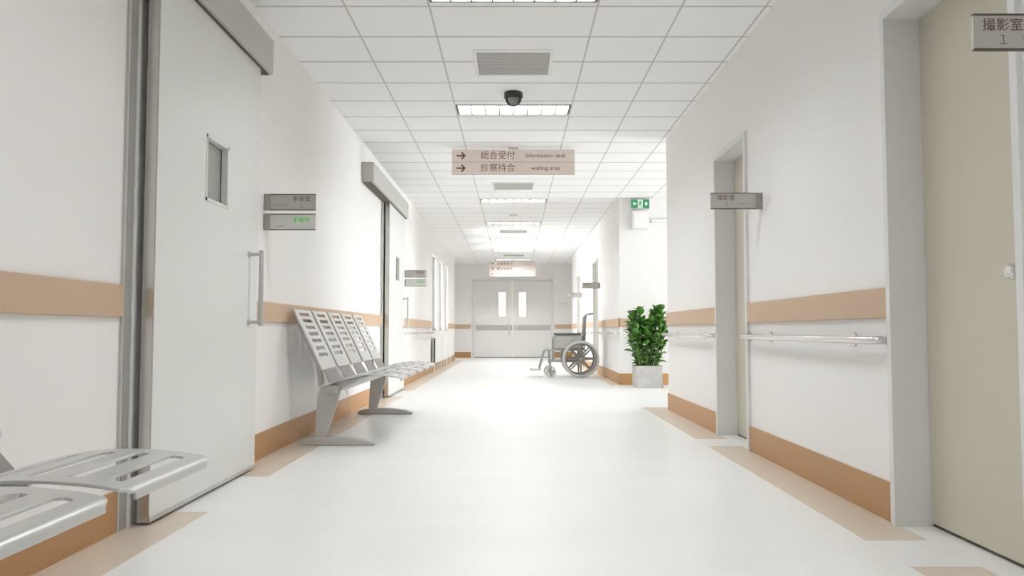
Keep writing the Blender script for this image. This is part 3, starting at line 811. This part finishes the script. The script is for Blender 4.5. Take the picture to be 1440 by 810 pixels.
# ------------------------------------------------------------------ potted plant
def plant():
    px0, px1, py0, py1, ph = 1.613, 1.958, 10.69, 11.05, .288
    cx, cy = (px0 + px1) / 2, (py0 + py1) / 2
    r = root('potted_plant', (cx, cy, 0), 'leafy green shrub in a square concrete planter by the passage wall', 'plant')
    b = B(); t = .022
    b.box(px0, px1, py0, py1, .0015, .03)
    for x0, x1, y0, y1 in ((px0, px1, py0, py0 + t), (px0, px1, py1 - t, py1), (px0, px0 + t, py0, py1), (px1 - t, px1, py0, py1)): b.box(x0, x1, y0, y1, .0015, ph)
    b.build('planter', 'conc', r, bevel=.004)
    B().box(px0 + t, px1 - t, py0 + t, py1 - t, .03, ph - .025).build('soil', 'soil', r)
    rnd = random.Random(11)
    stems, lf = B(), B()
    def leaf(p, d, L, roll):
        d = d.normalized(); side = d.cross(Vector((0, 0, 1)))
        if side.length < .1: side = Vector((1, 0, 0))
        side.normalize(); up = side.cross(d).normalized()
        side = (side * math.cos(roll) + up * math.sin(roll)); up = side.cross(d).normalized()
        prof = [(0, .02), (.14, .16), (.32, .27), (.52, .28), (.74, .2), (.9, .09), (1, .0)]
        mids, ls, rs = [], [], []
        for f, w in prof:
            c = p + d * (f * L) - Vector((0, 0, 1)) * (f * f * L * .22) 
            mids.append(lf.bm.verts.new(c)); k = w * L
            ls.append(lf.bm.verts.new(c + side * k + up * k * .35)); rs.append(lf.bm.verts.new(c - side * k + up * k * .35))
        for i in range(len(prof) - 1):
            lf.bm.faces.new((mids[i], mids[i + 1], ls[i + 1], ls[i])); lf.bm.faces.new((mids[i], rs[i], rs[i + 1], mids[i + 1]))
    tops = []
    specs = [(-.15, .03, 1.02), (-.10, -.06, 1.06), (-.20, -.02, .98), (-.05, .07, .93), (.0, -.05, .90), (.13, .0, 1.08), (.17, -.06, 1.09), (.10, .07, 1.03),
             (.21, .04, .98), (.05, -.09, .95), (-.12, .1, .9), (.23, -.04, .88), (-.22, .06, .86), (-.02, -.12, .80), (.15, -.12, .84), (-.16, -.11, .82), (.08, .13, .88), (0, .02, .86)]
    for dx, dy, h in specs:
        h -= .06
        a = Vector((cx + dx * .5, cy + dy * .6, ph - .04)); e = Vector((cx + dx * 1.0, cy + dy * 1.1, h))
        m1 = a.lerp(e, .4) + Vector((dx * .12, dy * .1, 0)); m2 = a.lerp(e, .75) + Vector((dx * .1, dy * .1, 0))
        pts = [Vector(p) for p in (a, m1, m2, e)]
        stems.tube(pts, [.009, .008, .006, .003], 7)
        n = int((h - .3) / .025); ang = rnd.random() * 6.28
        for k in range(n):
            f = .03 + .97 * (k + rnd.random() * .5) / n
            q = f * 3; i = min(2, int(q)); p = pts[i].lerp(pts[i + 1], q - i)
            ang += 2.4 + rnd.uniform(-.4, .4)
            el = rnd.uniform(.15, .75) + .5 * f * f
            d = Vector((math.cos(ang) * math.cos(el), math.sin(ang) * math.cos(el), math.sin(el)))
            L = rnd.uniform(.12, .165) * (1.0 if f > .3 else .8)
            leaf(p, d, L, rnd.uniform(-.5, .5))
        for k in range(4):
            ang += 1.6; leaf(e, Vector((math.cos(ang) * .5, math.sin(ang) * .5, .85)), rnd.uniform(.1, .13), rnd.uniform(-.3, .3))
    stems.build('stems', 'stem', r, smooth=True)
    o = lf.build('foliage', 'leaf', r, smooth=False)
    for p in o.data.polygons: p.use_smooth = True
    so = o.modifiers.new('thickness', 'SOLIDIFY'); so.thickness = .0012
plant()

# parts whose own parent is a part: keep world placement (parts carry no offset of their own)
for o in list(bpy.data.objects):
    if '_at' in o: del o['_at']
    if '_sub' in o: del o['_sub']

# ------------------------------------------------------------------ daylight, camera, view
w = bpy.data.worlds.new('sky'); bpy.context.scene.world = w; w.use_nodes = True
w.node_tree.nodes['Background'].inputs[0].default_value = (.95, .98, 1, 1)
w.node_tree.nodes['Background'].inputs[1].default_value = 22.0

cd = bpy.data.cameras.new('camera'); cam = bpy.data.objects.new('camera', cd); C.objects.link(cam)
f = 1140.0
cd.sensor_width = 36; cd.lens = 36 * f / 1440; cd.shift_x = -2 / 1440; cd.clip_start = .02
cam.location = (0, 0, .75); cam.rotation_euler = (PI / 2 + math.atan(60 / f), 0, 0)
sc = bpy.context.scene; sc.camera = cam
sc.view_settings.view_transform = 'Standard'; sc.view_settings.look = 'None'; sc.view_settings.gamma = 1
sc.view_settings.use_curve_mapping = False
sc.view_settings.exposure = 0.0
cy = sc.cycles
cy.use_denoising = True
try: cy.denoiser = 'OPENIMAGEDENOISE'
except Exception: pass
cy.max_bounces = 12; cy.diffuse_bounces = 8; cy.glossy_bounces = 5; cy.transparent_max_bounces = 8
cy.caustics_reflective = False; cy.caustics_refractive = False; cy.sample_clamp_indirect = 6
